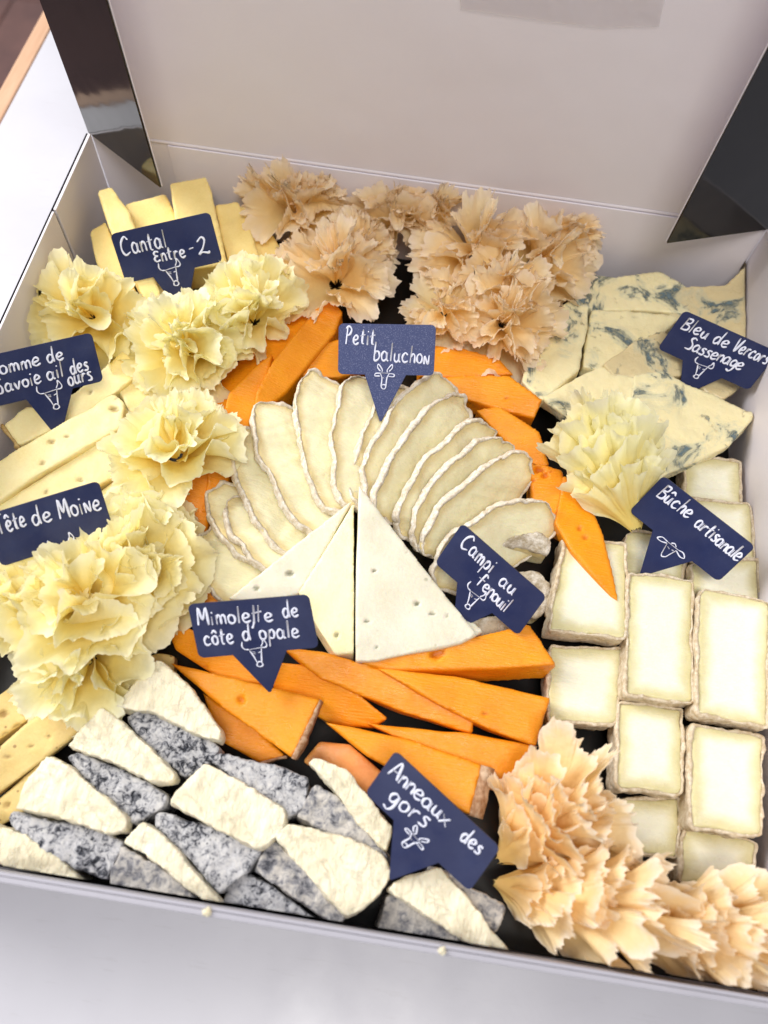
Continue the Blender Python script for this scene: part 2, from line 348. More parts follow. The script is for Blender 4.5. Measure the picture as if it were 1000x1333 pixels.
# ------------------------------------------------------------------ the setting
base_z = 0.0
fl = mkobj('floor', meshfrom([(-4, -3, -.802), (4, -3, -.802), (4, 5, -.802), (-4, 5, -.802)], [[0, 1, 2, 3]], False), M['grout']); fl['kind'] = 'structure'; fl['_o'] = [0, 0, 0]
tile0 = None
for i in range(-14, 1):
    for j in range(-2, 12):
        x, y = i*.306-.02+(.0 if j % 2 else 0), j*.306+.09
        if tile0 is None:
            tile0 = box('floor_tile', (-.15, -.15, -.012), (.15, .15, 0), M['tile'], None, .003); o = tile0; me0 = o.data
        else: o = bpy.data.objects.new('floor_tile', me0); bpy.context.collection.objects.link(o)
        o.parent = fl; o.location = (x, y, -.795+random.uniform(-.001, .001))
# table
XT = at(0, 165, -.003)[0]
tb = thing('table', 'white worktop with a pale wood edge trim, under the open box', 'table', (0, .2, -.80))
box('tabletop', (XT, -.6, -.012), (.9, 1.1, -.0015), M['table'], tb, .001)
box('edge_trim', (XT-.0125, -.6, -.011), (XT-.0005, 1.1, -.0012), M['wood'], tb, .001)
for (lx, ly) in ((XT+.06, -.5), (.82, -.5), (XT+.06, 1.0), (.82, 1.0)): box('leg', (lx-.02, ly-.02, -.795), (lx+.02, ly+.02, -.0125), M['card_edge'], tb, .002)
# box
bx = thing('cheese_box', 'large open white cardboard catering box with black folded lid flaps', 'box', (0, .18, 0))
T = .0012
box('base', (XL-.001, YF-.001, .0), (XR+.001, YB+.001, .0015), M['tray_black'], bx, .0002)
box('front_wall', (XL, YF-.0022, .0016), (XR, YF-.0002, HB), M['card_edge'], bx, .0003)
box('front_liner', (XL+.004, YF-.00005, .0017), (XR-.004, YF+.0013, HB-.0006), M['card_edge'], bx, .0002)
yb = at(78, 275, HB)[1]
box('side_wall', (XL-.0030, YF, .0016), (XL-.0018, YB, HB-.001), M['card_black'], bx, .0002)
box('side_liner', (XL-.0010, YF+.002, .0016), (XL+.0002, yb-.0012, HB+.0005), M['card_white'], bx, .0002)
box('side_liner', (XL-.0012, yb+.0008, .0016), (XL+.0004, YB-.001, HB), M['card_white'], bx, .0002)
box('side_wall', (XR, YF, .0016), (XR+.0014, YB, HB), M['card_white'], bx, .0002)
box('back_wall', (XL, YB, .0016), (XR, YB+.0014, HB-.0003), M['card_white'], bx, .0002)
xg = at(214, 235, HB-.012)[0]
box('back_liner', (xg, YB-.0016, .0016), (XR-.002, YB-.0004, HB-.0006), M['card_white'], bx, .0002)
th = math.radians(93); dl = np.array([0, math.cos(th), math.sin(th)]); nl = np.array([0, -math.sin(th), math.cos(th)])
C0, C1 = np.array([XL, YB, HB]), np.array([XR, YB, HB]); LH = .37
panel('lid', [C0, C1, C1+dl*LH, C0+dl*LH], -nl*.0014, M['card_white'], bx)
cr = [C0+nl*.0001, C1+nl*.0001]
V = []; Fc = []
for i in range(61):
    p = C0+(C1-C0)*i/60+nl*.0001
    for (a, b) in ((-.0012, 0), (-.0006, .0005), (0, .0007), (.0006, .0005), (.0012, 0)): V.append(p+dl*(a+.0004)+nl*b)
for i in range(60):
    for j in range(4): Fc.append([i*5+j, i*5+j+1, i*5+j+6, i*5+j+5])
mkobj('fold_crease', meshfrom(V, Fc), M['card_white'], bx)
def flap(corner, tip_px, edge_px, zt, side):
    P = at(*tip_px, zt); off = P-corner; s0 = off@dl; wv = off-s0*dl
    top = corner+dl*(LH-.01); pts = [corner+dl*.001, corner+wv+dl*s0, corner+wv+dl*(LH-.01), top]
    n = unit(np.cross(pts[1]-pts[0], pts[3]-pts[0])); n = n if n[1] < 0 else -n
    panel('lid_flap', pts, n*.0009, M['card_black'], bx); panel('lid_flap_liner', [p-n*.0004 for p in pts], -n*.0006, M['card_white'], bx)
    return n
flap(C0+nl*.001, (210, 243), None, HB+.004, 1)
flap(C1+nl*.001+np.array([-.0005, 0, 0]), (868, 315), None, HB+.006, -1)
P0, nn = C0, nl
tp = [onplane(*q, C0+nl*.0006, nl) for q in ((596, -30), (872, -30), (858, 34), (780, 36), (700, 26), (600, 12))]
panel('clear_tape', tp, nl*.0002, M['tape'], bx)
# ------------------------------------------------------------------ cheeses cut as solids
def px3(poly, z):
    if isinstance(z, (int, float)): z = [z]*len(poly)
    return [at(p[0], p[1], zz) for p, zz in zip(poly, z)]
def base_of(P):
    c = sum(P)/len(P); return (c[0], c[1], min(.0016, c[2]-.002))
def cheese(name, label, cat, group, poly, z, th, mat, d=None, pits=(), rinds=(), rmat=None, rt=.0012, part='paste', **kw):
    P = px3(poly, z); o = thing(name, label, cat, base_of(P), group)
    pp = [(at(a, b, np.mean(z)), r, dp) for (a, b, r, dp) in pits]
    n = newell(P); n = n if n[2] > 0 else -n
    # pits sit on the top plane
    c = sum(P)/len(P); pp = [(onplane(a, b, c, n), r, dp) for (a, b, r, dp) in pits]
    slab(part, P, th, mat, o, d=d, pits=pp, **kw)
    dd = np.array(d, float) if d is not None else -n
    for path in rinds:
        pth = [P[i] for i in path]
        rind('rind', pth, dd, th, rt, rmat, o, closed=False, centre=c, amp=.0003)
    return o
DZ = (0, 0, -1)
MG = 'orange cheese wedges'
def mim(label, poly, z, th=.016, **kw):
    kw.setdefault('mat', M['mimo']); mat = kw.pop('mat')
    return cheese('orange_cheese_wedge', label, 'cheese wedge', MG, poly, z, th, mat, d=kw.pop('d', (0, .15, -1)), rmat=M['mimo_rind'], amp=.0003, freq=60, corner=.0007, vox=.0011, **kw)
mim('orange wedge beside the ash goat cheese, rind on its end, one pit on top', [(221, 863), (330, 889), (417, 911), (380, 987), (300, 930)], [.026, .031, .034, .033, .029], .014, rinds=[(2, 3)], pits=[(314, 911, .0024, .002)])
mim('darker orange wedge tucked under the pitted rind-end wedge', [(262, 900), (330, 945), (372, 984), (338, 993), (288, 966)], [.020, .019, .018, .017, .018], .012, rinds=[(2, 3)])
mim('orange wedge running behind the two-line opal coast tag towards the frilly pile', [(211, 797), (262, 826), (332, 850), (345, 893), (290, 886), (228, 846)], [.028, .028, .028, .024, .022, .022], .016, pits=[(222, 820, .0015, .001), (268, 868, .0012, .001)])
mim('short orange wedge coming out right of the tag spike, under the long wedge', [(352, 862), (404, 866), (470, 905), (505, 935), (486, 948), (432, 944), (356, 900)], [.026, .029, .029, .026, .022, .020, .020], .016)
mim('long thin orange wedge starting at the right corner of the opal coast tag', [(366, 842), (420, 848), (500, 872), (570, 905), (617, 930), (616, 956), (520, 926), (418, 884)], [.036, .036, .035, .033, .031, .029, .030, .032], .014)
mim('broad orange wedge directly below the white triangles, pointing left', [(464, 861), (545, 845), (621, 828), (689, 811), (726, 865), (640, 871), (505, 873)], [.036, .037, .038, .038, .037, .036, .036], .018, pits=[(569, 851, .0025, .0016), (566, 852, .0015, .001)], d=(0, -.1, -1))
mim('wide orange wedge in the middle of the fan, ending beside the rosette', [(490, 869), (594, 880), (717, 909), (698, 972), (640, 951), (570, 917)], [.039, .038, .036, .033, .035, .038], .015, pits=[(632, 930, .0014, .001)], rinds=())
mim('orange wedge with a thin rind edge under the middle of the fan', [(476, 941), (610, 955), (697, 971), (683, 1044), (640, 1028), (545, 975)], [.033, .032, .031, .026, .028, .031], .014, rinds=[(2, 3)], rt=.0006)
mim('orange wedge with thick brown rind block next to the ring cheese tag', [(421, 939), (535, 963), (628, 996), (612, 1062), (560, 1032), (478, 985)], [.034, .035, .037, .034, .034, .034], .016, rinds=[(2, 3)], rt=.0058)
mim('pinkish pale orange wedge between the ash cheese and the tag', [(394, 992), (416, 965), (456, 969), (505, 1012), (488, 1040), (430, 1012)], [.022, .024, .024, .024, .022, .021], .016, mat=M['mimo_pale'])
mim('upper left orange stick standing beside the pale rosettes, longest of the two', [(410, 402), (431, 391), (446, 405), (437, 432), (372, 512), (330, 547), (332, 512), (356, 468)], [.036, .036, .034, .030, .028, .028, .034, .036], .02)
mim('orange stick at the left of the longest, beside the middle rosette', [(330, 478), (356, 458), (346, 502), (320, 570), (284, 660), (262, 668), (272, 604), (297, 510)], [.034, .034, .030, .027, .022, .024, .030, .034], .02)
mim('long low orange stick behind the two upper ones, against the rosettes', [(250, 560), (292, 488), (350, 430), (400, 398), (408, 410), (340, 500), (300, 560), (268, 622), (244, 640)], [.016, .022, .028, .030, .030, .026, .022, .018, .016], .014)
mim('thin bright orange sliver below the left rosette', [(187, 615), (200, 624), (222, 648), (240, 684), (252, 710), (232, 704), (206, 666)], [.034, .034, .033, .031, .028, .027, .030], .012)
mim('dark orange block behind the thin bright sliver', [(220, 643), (273, 594), (278, 640), (268, 700), (246, 708)], [.030, .030, .024, .020, .022], .018)
mim('small orange corner showing left of the fennel wedges', [(262, 742), (302, 768), (296, 790), (262, 792), (240, 770)], [.022, .022, .020, .020, .022], .014)
mim('small orange end left of the speckled tag', [(390, 489), (417, 447), (446, 440), (480, 440), (482, 484), (440, 492)], [.026, .028, .028, .028, .024, .024], .018)
mim('orange stick right of the speckled tag, under the peach ruffles', [(545, 448), (600, 452), (650, 466), (669, 487), (600, 492), (545, 490)], [.030, .030, .030, .028, .026, .026], .016)
mim('orange wedge touching the blue cheese, below the peach ruffles', [(566, 492), (610, 487), (664, 489), (706, 520), (696, 545), (640, 530), (585, 512)], [.030, .031, .031, .031, .026, .026, .027], .016, pits=[(660, 518, .0013, .0008)])
mim('orange wedge curving down right of the white slices', [(619, 533), (650, 528), (703, 562), (716, 606), (690, 612), (655, 572)], [.028, .030, .031, .028, .024, .025], .018)
mim('orange wedge with a cluster of small holes beside the slices', [(690, 600), (732, 612), (753, 690), (750, 703), (715, 682), (694, 650)], [.032, .033, .033, .031, .029, .029], .016, pits=[(702, 611, .0026, .0025), (709, 619, .0015, .0018), (696, 603, .0014, .002), (718, 614, .0012, .0012), (694, 626, .0016, .0015)])
mim('long pointed orange wedge laid over the top log piece', [(734, 618), (764, 640), (786, 694), (807, 785), (796, 778), (744, 718), (722, 680)], [.034, .034, .034, .033, .033, .034, .034], .010, pits=[(755, 688, .0018, .0008), (762, 700, .0014, .0008)])
# cantal
CG = 'yellow cheese sticks in the back corner'
def can(label, poly, z, th=.012, mat='cantal', **kw): return cheese('yellow_cheese_stick', label, 'cheese stick', CG, poly, z, th, M[mat], amp=.0004, freq=90, **kw)
can('yellow stick leaning on the far left, longest in the back corner', [(127, 249), (145, 242), (168, 275), (215, 398), (196, 404), (150, 320)], [.052, .052, .051, .042, .042, .048])
can('low yellow stick against the left wall of the box', [(116, 300), (137, 288), (165, 350), (185, 398), (160, 408), (124, 340)], [.040, .040, .038, .034, .034, .038])
can('wide yellow stick partly under the tip of the black flap', [(162, 265), (215, 252), (238, 300), (246, 398), (196, 404), (176, 310)], [.044, .044, .042, .034, .034, .042], .016)
can('tall wide yellow stick rising above the tag beside the lid', [(222, 239), (268, 229), (276, 250), (296, 345), (240, 352), (228, 290)], [.052, .052, .051, .042, .042, .049], .02)
can('flat yellow slice right of the tallest stick', [(280, 266), (310, 261), (326, 296), (342, 345), (300, 352), (286, 300)], [.042, .042, .040, .036, .036, .040], .016)
can('yellow slice end half hidden behind the peach ruffles', [(306, 268), (332, 270), (372, 330), (365, 360), (340, 350)], [.034, .034, .032, .030, .032], .016)
# tomme
TG = 'pale cheese sticks along the left side'
def tom(label, poly, z, th=.013, mat='tomme', **kw): return cheese('pale_cheese_stick', label, 'cheese stick', TG, poly, z, th, M[mat], amp=.0004, freq=90, rmat=M['tomme_rind'], **kw)
tom('long pale stick with small holes, upper of the two crossing from the left edge', [(-40, 622), (60, 562), (148, 512), (162, 524), (158, 556), (60, 612), (-30, 672)], [.038, .039, .040, .040, .038, .036, .035], .014, pits=[(147, 532, .0022, .0022), (66, 574, .0016, .0018), (86, 568, .0013, .0014), (54, 602, .0016, .0012), (150, 518, .001, .001)])
tom('long pale stick with small cracks, lower of the two crossing from the left edge', [(-20, 668), (70, 612), (140, 568), (166, 594), (164, 612), (110, 642), (0, 700)], [.032, .033, .034, .034, .031, .030, .029], .014, pits=[(104, 624, .002, .0015), (150, 580, .0016, .0015), (60, 640, .001, .001)])
tom('short pale stick right of the three-line tag', [(40, 545), (100, 508), (160, 456), (187, 482), (150, 512), (70, 566)], [.032, .033, .034, .033, .030, .028], .014, pits=[(117, 510, .0012, .0012)])
tom('stubby pale stick end with a rough brown edge left of the tag spike', [(3, 552), (36, 528), (66, 540), (70, 558), (24, 580)], [.032, .033, .033, .032, .030], .012, rinds=[(4, 0)], rt=.0015)
tom('pale stick behind the frilly middle rosette', [(150, 500), (190, 464), (232, 480), (215, 520), (170, 540)], [.028, .028, .026, .024, .026], .014)
tom('pale stick under the moine tag', [(60, 690), (150, 625), (185, 650), (170, 700), (90, 740)], [.026, .027, .026, .022, .022], .014)
tom('thick yellow stick above the ash cheese in the bottom left', [(-40, 1008), (30, 945), (90, 906), (132, 896), (146, 912), (90, 965), (-40, 1062)], [.030, .031, .032, .032, .029, .027, .026], .018, 'tomme_dark', pits=[(10, 985, .0012, .001), (40, 972, .0012, .001), (62, 958, .001, .001)])
tom('brownish stick with many holes at the bottom left edge of the picture', [(-40, 935), (30, 880), (90, 862), (110, 890), (60, 920), (-40, 990)], [.026, .027, .027, .026, .024, .023], .016, 'tomme_dark', pits=[(8, 958, .002, .002), (22, 946, .0016, .0015), (34, 930, .0015, .0012), (4, 930, .0018, .0016), (45, 915, .001, .001)])
tom('yellow stick end beside the lowest ash ring piece', [(-40, 1072), (10, 1030), (56, 990), (70, 1010), (30, 1060), (-40, 1100)], [.024, .025, .025, .022, .022, .021], .016, 'tomme_dark', pits=[(10, 1048, .0016, .0014)])
tom('shaded yellow stick between the big frilly pile and the ash cheese', [(120, 905), (200, 850), (228, 852), (226, 880), (150, 930)], [.018, .019, .018, .017, .016], .012, 'tomme_dark')
# fennel wedges
FG = 'white triangular wedges in the centre'
def fen(label, poly, z, th, mat='campi', **kw): return cheese('white_cheese_wedge', label, 'cheese wedge', FG, poly, z, th, M[mat], d=DZ, amp=.00022, freq=70, corner=.0006, vox=.0010, **kw)
fen('largest white triangle with small holes, standing in the middle', [(467, 630), (545, 730), (622, 826), (600, 838), (490, 860), (463, 861), (464, 740)], [.050, .045, .041, .039, .038, .038, .044], .020, pits=[(487, 743, .0013, .0018), (543, 786, .0016, .002), (563, 799, .0015, .0014), (583, 801, .001, .0012), (478, 809, .0014, .002), (491, 842, .001, .001), (530, 720, .0008, .0008), (515, 825, .0008, .0008)])
fen('cream coloured triangle left of the largest one', [(461, 652), (461, 850), (436, 852), (410, 812), (388, 771), (425, 712)], [.046, .038, .036, .036, .036, .041], .018, 'campi_warm', pits=[(438, 826, .0014, .002)])
fen('greyish triangle leaning at the far left of the group', [(459, 650), (425, 712), (388, 774), (345, 786), (296, 780), (380, 712)], [.043, .040, .035, .033, .033, .039], .016, pits=[(378, 747, .0016, .002), (334, 766, .001, .001)])
fen('flat white piece peeping out under the right corner of the largest triangle', [(596, 788), (630, 822), (600, 838), (540, 850), (520, 848)], [.040, .038, .037, .036, .036], .012)
# blue cheese
BG = 'blue veined cheese slices'
def blu(label, poly, z, th, mat='bleu', **kw): return cheese('blue_cheese_slice', label, 'cheese slice', BG, poly, z, th, M[mat], amp=.0007, freq=80, amp2=.0002, freq2=300, **kw)
blu('tall beige slice against the back right corner', [(876, 372), (945, 370), (978, 338), (988, 344), (980, 400), (972, 440), (900, 430), (870, 410)], [.030, .034, .040, .040, .036, .034, .026, .026], .008, 'bleu_beige')
blu('pale slice at the back, touching the peach ruffles', [(742, 386), (752, 354), (800, 360), (862, 352), (893, 372), (928, 396), (905, 410), (840, 404), (770, 404)], [.026, .028, .029, .030, .030, .030, .028, .027, .026], .010)
blu('narrow slice with one large blue patch beside the ruffles', [(745, 388), (768, 386), (764, 430), (754, 480), (706, 522), (678, 496), (708, 412)], [.034, .034, .033, .032, .030, .029, .033], .010)
blu('speckled wide slice in the middle of the blue cheese', [(770, 402), (830, 404), (885, 412), (852, 448), (796, 482), (758, 478)], [.031, .031, .031, .031, .030, .029], .010)
blu('translucent beige slice half under the vercors tag', [(785, 474), (822, 446), (862, 430), (905, 452), (900, 488), (840, 492), (800, 490)], [.034, .035, .035, .034, .033, .033, .033], .008, 'bleu_beige')
blu('pale slice with a blue edge behind the yellow fan', [(706, 518), (745, 494), (782, 474), (830, 492), (840, 530), (770, 568)], [.030, .031, .033, .033, .031, .028], .010)
blu('largest pale slice pointing right, blue veins near its tip', [(826, 488), (862, 483), (925, 512), (986, 540), (950, 580), (890, 608), (842, 628), (815, 570)], [.034, .034, .034, .035, .033, .031, .030, .031], .010, pits=[(876, 604, .0018, .001)])
blu('small beige corner below the vercors tag', [(910, 502), (948, 488), (967, 502), (942, 520), (920, 512)], [.031, .031, .031, .030, .030], .010, 'bleu_beige')
# log pieces
LG = 'white log cheese slices on the right'
def log(label, poly, z, th=.012, d=(0, .05, -1), r=.004):
    P = px3(poly, z); c = sum(P)/4; n = newell(P); n = n if n[2] > 0 else -n
    o = thing('log_cheese_slice', label, 'cheese slice', base_of(P), LG)
    s = len(LOGS); LOGS.append(1); rs = random.Random(s); R = roundpoly(P, r*rs.uniform(.4, .9), 5)
    R = resample(R, .003); R = [p+unit(p-c)*(.0006*math.sin(i*.21+s*2)+.0003*math.sin(i*.9+s)) for i, p in enumerate(R)]
    slab('paste', R, th, M['buche'], o, d=d, amp=.0004, freq=60, corner=.0003)
    rind('rind', R, d, th, .0009, M['buche_rind'], o, closed=True, centre=c, amp=.0005, freq=420)
LOGS = []
log('log slice at the far right back, against the side wall', [(892, 598), (964, 600), (966, 662), (892, 656)], [.022, .022, .022, .022])
log('log slice behind the top right of the artisan log tag', [(900, 650), (977, 655), (982, 740), (905, 732)], [.026, .026, .026, .026])
log('log slice partly covered by the left end of the artisan log tag', [(816, 690), (890, 700), (888, 760), (814, 752)], [.022, .022, .022, .022])
log('log slice under the right end of the artisan log tag', [(900, 735), (988, 728), (992, 800), (902, 800)], [.028, .028, .026, .026])
log('log slice with a thick front rind, under the tip of the long orange wedge', [(736, 702), (814, 707), (814, 832), (716, 820)], [.030, .030, .034, .034], .015)
log('white log slice between the orange wedges and the front peach rosette', [(716, 840), (812, 846), (803, 944), (716, 938)], [.024, .024, .026, .026])
log('longest upright log slice in the middle column', [(820, 747), (902, 757), (901, 914), (814, 904)], [.033, .033, .034, .034], .012)
log('log slice below the longest one of the middle column', [(808, 916), (889, 922), (886, 1034), (802, 1026)], [.026, .026, .028, .028])
log('lowest log slice of the middle column, half behind the rosette', [(806, 1040), (884, 1040), (880, 1116), (800, 1110)], [.020, .020, .020, .020])
log('large log slice touching the right edge of the picture', [(912, 767), (1003, 786), (998, 944), (907, 930)], [.036, .036, .037, .037], .013)
log('large log slice under the one at the right edge', [(903, 946), (994, 958), (989, 1088), (898, 1078)], [.030, .030, .031, .031], .013)
log('log slice disappearing behind the peach fan at the lower right', [(892, 1075), (982, 1095), (976, 1150), (884, 1150)], [.022, .022, .022, .022])
# ash goat
AG = 'ash coated ring cheese pieces'
def goat(label, poly, z, th=.026, ash=False, mat=None, **kw):
    cx, cy = sum(p[0] for p in poly)/len(poly), sum(p[1] for p in poly)/len(poly); g = .99 if ash else 1.005; poly = [(cx+(x-cx)*g, cy+(y-cy)*g) for x, y in poly]
    m = mat or (M['ash'] if ash else M['chevre'])
    return cheese('ash_goat_piece' if ash else 'white_goat_piece', label, 'cheese piece', AG, poly, z, th, m, d=(0, 0, -1), vox=.0010, amp=.0007, freq=150, amp2=.00035, freq2=420, corner=.0016, part='rind' if ash else 'paste', **kw)
goat('white cut piece nearest the big frilly pile, topmost of its row', [(207, 857), (240, 886), (288, 950), (287, 964), (264, 960), (196, 926), (147, 922), (168, 896)], .042, .012)
goat('ash piece right under the topmost white one', [(163, 934), (183, 921), (235, 943), (290, 973), (270, 1000), (243, 1013), (200, 985)], [.036]*7, .03, True)
goat('white cut piece second from the top, with a faint orange streak', [(132, 919), (160, 940), (229, 1005), (226, 1018), (200, 1019), (140, 990), (88, 972), (108, 946)], .042, .012)
goat('ash piece between the second and third white pieces', [(86, 984), (103, 978), (160, 1002), (219, 1034), (214, 1052), (174, 1074), (120, 1035)], .036, .03, True)
goat('white cut piece with a grey crack, third from the top', [(62, 983), (95, 1000), (166, 1064), (162, 1083), (138, 1086), (80, 1065), (20, 1053), (28, 1025)], .042, .012)
goat('ash piece at the lower left, its pale outer end facing the front', [(12, 1054), (60, 1066), (120, 1076), (163, 1096), (140, 1148), (96, 1130), (50, 1104), (10, 1074)], .036, .03, True)
goat('white wedge at the bottom left corner of the box', [(-20, 1068), (30, 1084), (62, 1106), (110, 1148), (76, 1150), (20, 1132), (-20, 1116)], .036, .02)
goat('ash piece at the top of the second row, below the orange wedges', [(266, 986), (288, 980), (330, 990), (366, 998), (404, 1014), (398, 1052), (372, 1068), (330, 1035)], .036, .03, True)
goat('white cut block in the middle of the second row', [(266, 993), (292, 1004), (371, 1052), (372, 1075), (350, 1100), (334, 1106), (280, 1078), (219, 1045), (230, 1028)], .043, .014)
goat('dark ash piece in the middle of the second row', [(204, 1055), (250, 1068), (326, 1092), (343, 1108), (318, 1140), (286, 1165), (248, 1122), (198, 1074)], .037, .03, True)
goat('narrow white strip between two ash pieces in front', [(186, 1068), (214, 1088), (255, 1135), (289, 1174), (282, 1188), (248, 1162), (205, 1125), (159, 1096)], .042, .012)
goat('grey white ash piece touching the front wall, left of centre', [(157, 1100), (205, 1125), (248, 1160), (272, 1182), (266, 1190), (200, 1174), (138, 1151)], .036, .03, True, M['ash_pale'])
goat('long white piece left of the ring cheese tag', [(414, 984), (450, 1000), (480, 1035), (512, 1078), (503, 1110), (470, 1078), (430, 1022), (400, 990)], .040, .014)
goat('pale ash piece between the two white ones left of the tag', [(384, 1064), (411, 1020), (445, 1042), (510, 1118), (498, 1130), (440, 1092)], .037, .03, True, M['ash_pale'])
goat('big white cut block left of the tag, near the front', [(356, 1084), (380, 1072), (440, 1086), (498, 1110), (513, 1136), (494, 1166), (452, 1197), (420, 1162), (380, 1120)], .043, .014)
goat('pale ash strip on the front side of the big white block', [(329, 1134), (352, 1090), (385, 1118), (430, 1166), (454, 1192), (440, 1210), (400, 1182)], .037, .03, True, M['ash_pale'])
goat('dark ash piece at the front wall in the centre', [(285, 1187), (304, 1130), (345, 1148), (385, 1176), (420, 1204), (416, 1218), (350, 1208)], .034, .03, True)
goat('ash piece behind the right side of the front white strip', [(556, 1127), (585, 1134), (625, 1160), (662, 1180), (646, 1216), (610, 1190)], .036, .03, True, M['ash_pale'])
goat('grey ash block at the front wall, right of centre', [(487, 1218), (503, 1164), (530, 1170), (580, 1206), (628, 1240), (626, 1252), (560, 1244), (490, 1236)], .034, .03, True, M['ash_pale'])
goat('white strip on the rightmost front piece, pointing at the rosettes', [(503, 1158), (520, 1146), (574, 1129), (600, 1158), (640, 1208), (667, 1242), (660, 1257), (630, 1242), (560, 1196)], .043, .012)
# ------------------------------------------------------------------ round goat slices
SG = 'overlapping white goat cheese slices in a ring'
def slicer(label, a, b, hw, tilt, z, side, s, th=.0034):
    A, B = at(*a, z), at(*b, z); c = (A+B)/2; u = unit(B-A); L = np.linalg.norm(B-A)/2
    v = unit(np.cross(u, (0, 0, 1)))*side; tl = math.radians(tilt); v = v*math.cos(tl)+np.array([0, 0, 1])*math.sin(tl)
    n = unit(np.cross(u, v)); n = n if n[2] > 0 else -n; R = []
    rs = random.Random(s); ph = [rs.uniform(0, 6.28) for _ in range(5)]
    for i in range(72):
        q = i/72*2*math.pi; cx, sx = math.cos(q), math.sin(q); e = 2.3
        r = (abs(cx)**e+abs(sx)**e)**(-1/e)*(1+.035*math.sin(3*q+ph[0])+.022*math.sin(7*q+ph[1])+.014*math.sin(13*q+ph[2])+.008*math.sin(23*q+ph[3]))
        w_ = .0011*math.sin(2.4*cx*3+ph[4])+.0007*math.sin(9*q+ph[1])
        R.append(c+u*L*cx*r+v*hw*sx*r*(1+.1*cx*math.sin(ph[0]))+n*w_)
    o = thing('goat_cheese_slice', label, 'cheese slice', (c[0], c[1], .0016), SG)
    slab('paste', R, th, M['baluchon'], o, d=-n, amp=.0004, freq=120, corner=.0002, vox=.0011)
    rind('rind', R, -n, th, .0009, M['bal_rind'], o, closed=True, centre=c, amp=.0006, freq=330, lip=.0004, step=.001)
SL = [
 ('lowest left slice of the ring, its ragged edge over the orange corner', (272, 690), (352, 790), 0.0171, 12, .022),
 ('small slice second from the bottom left of the ring', (284, 632), (352, 728), 0.0138, 18, .026),
 ('slice third from the bottom left, mostly covered', (312, 645), (378, 738), 0.0154, 21, .029),
 ('long slice at the left of the ring, beside the orange block', (322, 560), (398, 726), 0.0165, 23, .030),
 ('long wide slice at the upper left of the ring, fourth left of the tag spike', (352, 524), (432, 695), 0.0187, 23, .032),
 ('tall slice at the top left of the ring', (416, 484), (446, 662), 0.0176, 23, .034),
 ('slice left of the speckled tag spike', (480, 492), (468, 662), 0.0176, 26, .035),
 ('narrow slice directly behind the speckled tag spike', (530, 506), (474, 660), .0140, 28, .0325),
 ('slice just right of the speckled tag spike', (582, 494), (482, 656), 0.0165, 38, .034),
 ('second slice right of the speckled tag spike', (608, 520), (500, 672), 0.0160, 42, .034),
 ('third slice right of the speckled tag spike', (640, 556), (524, 690), 0.0154, 46, .034),
 ('fourth slice right of the speckled tag spike', (663, 578), (540, 704), 0.0154, 46, .034),
 ('fifth slice right of the spike, its end near the holed orange wedge', (690, 604), (556, 722), 0.0160, 46, .034),
 ('sixth slice right of the spike, lying above the fennel tag', (722, 668), (566, 752), 0.0165, 42, .033)]
for i, (lb, a, b, hw, tilt, z) in enumerate(SL): slicer(lb, a, b, hw, tilt, z, 1, 50+i)
def chunk(label, top, z, th):
    P = px3(top, z); c = sum(P)/len(P); o = thing('goat_cheese_chunk', label, 'cheese piece', base_of(P), 'thick rinded goat cheese ends')
    slab('rind', P, .0035, M['chunk_rind'], o, d=DZ, amp=.0006, amp2=.0004, freq2=400, corner=.003)
    slab('paste', [c+(p-c)*.93-np.array([0, 0, .003]) for p in P], th, M['baluchon'], o, d=DZ, corner=.003)
chunk('thick end with a white rind on top, between the slices and the log', [(640, 712), (672, 696), (705, 690), (719, 706), (716, 722), (680, 712)], [.031, .034, .034, .033, .031, .030], .014)
chunk('grey rinded end beside the right corner of the fennel tag', [(664, 744), (700, 742), (718, 762), (716, 790), (700, 806), (660, 780)], [.024, .025, .025, .022, .020, .021], .012)
chunk('brown rinded end below the notch of the fennel tag', [(612, 806), (650, 800), (690, 815), (672, 838), (628, 836)], [.030, .030, .028, .026, .028], .012)
